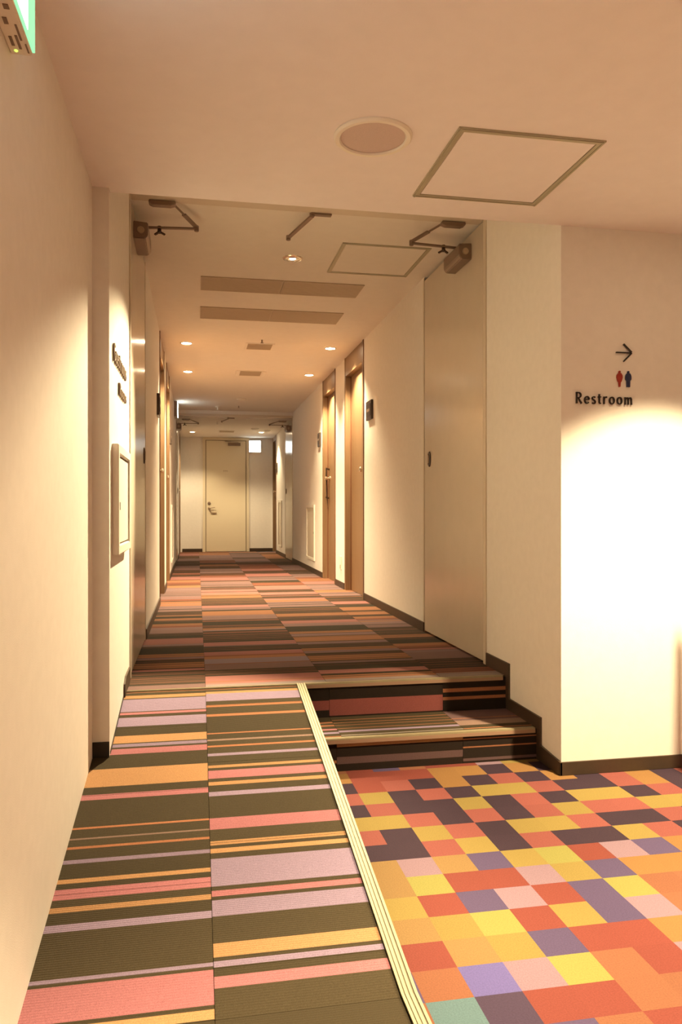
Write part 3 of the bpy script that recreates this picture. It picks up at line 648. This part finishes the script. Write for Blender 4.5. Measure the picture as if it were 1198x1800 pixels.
def linear_grille(x0, xm, x1, y0, y1, z, label):
    t = thing('linear_grille', label, 'air grille', ((x0+x1)/2, (y0+y1)/2, z), 'long tan air grilles')
    for a, c in ((x0, xm-.002), (xm+.002, x1)):
        fr = MB(); w = .010
        fr.box(a, c, y0, y0+w, z-.006, z); fr.box(a, c, y1-w, y1, z-.006, z); fr.box(a, a+w, y0+w, y1-w, z-.006, z); fr.box(c-w, c, y0+w, y1-w, z-.006, z)
        f = fr.build('grille_frame', M_GRILLE, t)
        MB().box(a+w, c-w, y0+w, y1-w, z-.001, z).build('backing', M_GRILLEBK, f)
        n = 12; dy = (y1-y0-2*w)/n
        for k in range(n): MB().box(a+w, c-w, y0+w+k*dy+.002, y0+w+(k+1)*dy-.002, z-.0055, z-.001).build('slat', M_GRILLE, f)
linear_grille(.025, .575, 1.128, 5.12, 5.43, ZC, 'nearer of the two long tan air grilles across the corridor ceiling')
linear_grille(.025, .575, 1.128, 5.88, 6.23, ZC, 'farther of the two long tan air grilles across the corridor ceiling')
def vent(x0, x1, y0, y1, z, label, ends=False):
    t = thing('ceiling_vent', label, 'vent', ((x0+x1)/2, (y0+y1)/2, z))
    b = MB(); w = .018
    for q in ((x0-w, x1+w, y0-w, y0), (x0-w, x1+w, y1, y1+w), (x0-w, x0, y0, y1), (x1, x1+w, y0, y1)): b.box(*q, z-.005, z)
    b.build('frame', M_CEIL, t)
    MB().box(x0, x1, y0, y1, z-.001, z).build('backing', M_GRILLEBK, t)
    n = 9; dy = (y1-y0)/n
    for k in range(n): MB().box(x0, x1, y0+k*dy+.004, y0+(k+1)*dy-.003, z-.005, z-.001).build('slat', M_GRILLE, t)
    if ends:
        MB().box(x0-.045, x0-.018, y0, y1, z-.008, z).build('white_end', M_WHITE, t); MB().box(x1+.018, x1+.05, y0, y1, z-.008, z).build('white_end', M_WHITE, t)
vent(.462, .690, 7.09, 7.34, ZC, 'small louvred ceiling vent in line with the first pair of downlights')
vent(.470, .705, 8.49, 8.78, ZC, 'small louvred ceiling vent with white ends in line with the second pair of downlights', True)
vent(.40, .66, 13.9, 14.2, ZC2, 'small dark vent in the far ceiling before the end door')
def sprinkler(x, y, z, label, big=False):
    t = thing('sprinkler_head', label, 'sprinkler', (x, y, z))
    k = 1.6 if big else 1
    MB().lathe((x, y, z), [(0,-.008*k),(.020*k,-.006*k),(.026*k,0)], n=20).build('escutcheon', M_WHITE, t, smooth=True)
    b = MB().cyl((x, y, z-.006), (x, y, z-.034*k), .007*k, n=10); b.lathe((x, y, z-.034*k), [(0,-.004),(.014*k,-.003),(.014*k,0),(0,.001)], n=16)
    b.build('deflector', M_CLOSER if not big else M_WHITE, t)
sprinkler(.575, 6.90, ZC, 'small sprinkler head just before the first small ceiling vent')
sprinkler(.299, 11.45, ZC, 'white sprinkler head near the far lintel, left of centre', True)
sprinkler(.60, 11.30, ZC, 'small sprinkler head near the far lintel, centre')
sprinkler(.32, 12.45, ZC2, 'white sprinkler head just beyond the far lintel', True)
def detector(x, y, z, r, label):
    t = thing('smoke_detector', label, 'detector', (x, y, z))
    MB().lathe((x, y, z), [(0,-.030),(r*.6,-.028),(r*.8,-.014),(r,-.010),(r,0)], n=28).build('dome', M_WHITE, t, smooth=True)
detector(.60, 10.62, ZC, .065, 'flat white detector on the corridor ceiling before the far lintel')
detector(1.0, 13.5, ZC2, .07, 'white detector on the far ceiling left of the exit sign')
detector(1.24, 13.7, ZC2, .06, 'white detector on the far ceiling above the exit sign')

def downlight(x, y, z, watts, angle, label, r=.043, aim=None, glow=None, group='recessed corridor downlights', lit=True, blend=.25):
    t = thing('downlight', label, 'downlight', (x, y, z), group)
    MB().lathe((x, y, z), [(r,-.002),(r+.004,-.006),(r+.014,-.005),(r+.017,0)], n=36).build('trim_ring', M_WHITE, t, smooth=True)
    MB().lathe((x, y, z), [(0,-.0015),(r,-.0025)], n=32).build('lamp', glow or M_LAMP, t)
    spot('downlight_beam', (x, y, z-.012), watts, angle, aim=aim, parent=t, blend=blend, r=.035)
    return t
E = LAMPS
downlight(-.095, 7.19, ZC, E['guest'], 118, 'glowing round downlight before the near left wooden door', blend=.55)
downlight(-.100, 8.65, ZC, E['guest'], 118, 'glowing round downlight before the second left wooden door', blend=.55)
downlight(1.245, 7.17, ZC, E['guest'], 118, 'glowing round downlight before the near right wooden door', blend=.55)
downlight(1.252, 8.62, ZC, E['guest'], 118, 'glowing round downlight before the second right wooden door', blend=.55)
downlight(-.085, 14.25, ZC2, E['far'], 122, 'left glowing downlight in the far ceiling by the end wall', blend=.55)
downlight(1.160, 14.10, ZC2, E['far']*.8, 112, 'right glowing downlight in the far ceiling above the exit sign', blend=.55)
# adjustable halogen in the corridor, aimed back at the ramp and the left wall
t = thing('adjustable_downlight', 'sparkling halogen downlight in the corridor ceiling left of the hatch', 'downlight', (.575, 4.66, ZC))
MB().lathe((.575, 4.66, ZC), [(.044,-.002),(.048,-.007),(.058,-.006),(.062,0)], n=36).build('trim_ring', M_CHROME, t, smooth=True)
MB().lathe((.575, 4.66, ZC), [(.018,-.004),(.030,-.010),(.044,-.003)], n=32).build('reflector', M_CHROME, t, smooth=True)
MB().lathe((.575, 4.66, ZC), [(0,-.009),(.012,-.008),(.018,-.004)], n=24).build('lamp', M_LAMPHI, t)
az = math.radians(24); el = math.radians(44.5)
spot('halogen_beam', (.575, 4.66, ZC-.02), E['ramp'], 51, aim=(.575-math.sin(az)*math.cos(el), 4.66-math.cos(az)*math.cos(el), ZC-.02-math.sin(el)), blend=.5, r=.02, parent=t)
tl = downlight(1.905, 2.20, ZL, E['restroom'], 82, 'recessed lobby downlight in front of the restroom wall', group=None, blend=.55)
spot('downlight_spill', (1.905, 2.20, ZL-.012), E['restroom_spill'], 95, parent=tl, blend=.3, r=.03)
downlight(.9, -.3, ZL, E['behind'], 104, 'unseen fill downlight added behind the viewpoint', group=None, blend=.3)  # added lamp out of view, supplies the lobby's soft fill light

# ================================================================== EXIT SIGNS
def runner(b, T):
    """green running figure through a doorway, in unit square coordinates"""
    for p in ([(.60,.70,.13),(.50,.45,.15)], [(.50,.47,.10),(.62,.32,.09),(.56,.14,.08)], [(.50,.45,.10),(.36,.34,.09),(.22,.36,.08)], [(.58,.66,.08),(.72,.58,.07),(.80,.66,.06)], [(.57,.66,.08),(.42,.64,.07),(.36,.52,.06)]): stroke(b, p, T, 1)
    b.add([T(.66+.07*math.cos(a*math.pi/6), .83+.07*math.sin(a*math.pi/6), 1) for a in range(12)], [tuple(range(12))])
# lobby: box on the left wall, its face turned to the room
t = thing('exit_sign', 'glowing green and white exit box at the top left of the lobby wall', 'exit sign', (XN, 1.55, .93))
b = MB().box(XN, XN+.043, 1.20, 1.665, .935, 1.165); bx = b.build('housing', M_WHITE, t, bevel=.003)
MB().box(XN+.043, XN+.048, 1.205, 1.660, .940, 1.160).build('green_border', M_EXITG2, t)
MB().box(XN+.048, XN+.0485, 1.225, 1.590, .945, 1.155).build('lit_panel', M_EXITW, t)
b = MB(); runner(b, lambda a, c, d: (XN+.0485+.0008*d, 1.26+a*.2, .95+c*.2)); b.build('running_figure', M_EXITG, t)
b = MB()
for (a, c, w, l) in ((.010,1.60,.006,.030),(.022,1.595,.005,.045),(.030,1.56,.004,.05),(.012,1.54,.008,.02),(.022,1.50,.010,.014),(.010,1.44,.014,.03),(.024,1.43,.012,.035),(.036,1.622,.003,.03)): b.box(XN+a, XN+a+w, c, c+l, .9335, .935)
b.build('rating_label', M_CLOSER, t, kind='stuff')
MB().lathe((XN+.014, 1.648, .935), [(0,-.003),(.003,-.002),(.004,0)], n=12).build('indicator_lamp', M_GREENLED, t)
# far left: flat box against the wall, seen edge-on
t = thing('exit_sign', 'edge-on glowing exit box high on the far left wall before the far fire doors', 'exit sign', (XL, 11.1, 1.33))
MB().box(XL, XL+.045, 10.92, 11.22, 1.325, 1.535).build('housing', M_CLOSER, t, bevel=.003)
MB().box(XL+.045, XL+.052, 10.925, 11.215, 1.335, 1.530).build('lit_panel', M_EXITW, t)
b = MB(); runner(b, lambda a, c, d: (XL+.052+.001*d, 10.98+a*.18, 1.34+c*.18)); b.build('running_figure', M_EXITG, t)
# end wall, right of the door
t = thing('exit_sign', 'square white glowing exit sign on the end wall right of the cream door', 'exit sign', (1.124, YB, 1.17))
MB().box(1.000, 1.250, YB-.045, YB, 1.155, 1.405).build('housing', M_CLOSERL, t, bevel=.004)
MB().box(1.012, 1.238, YB-.049, YB-.045, 1.167, 1.393).build('lit_panel', M_EXITW, t, bevel=.002)
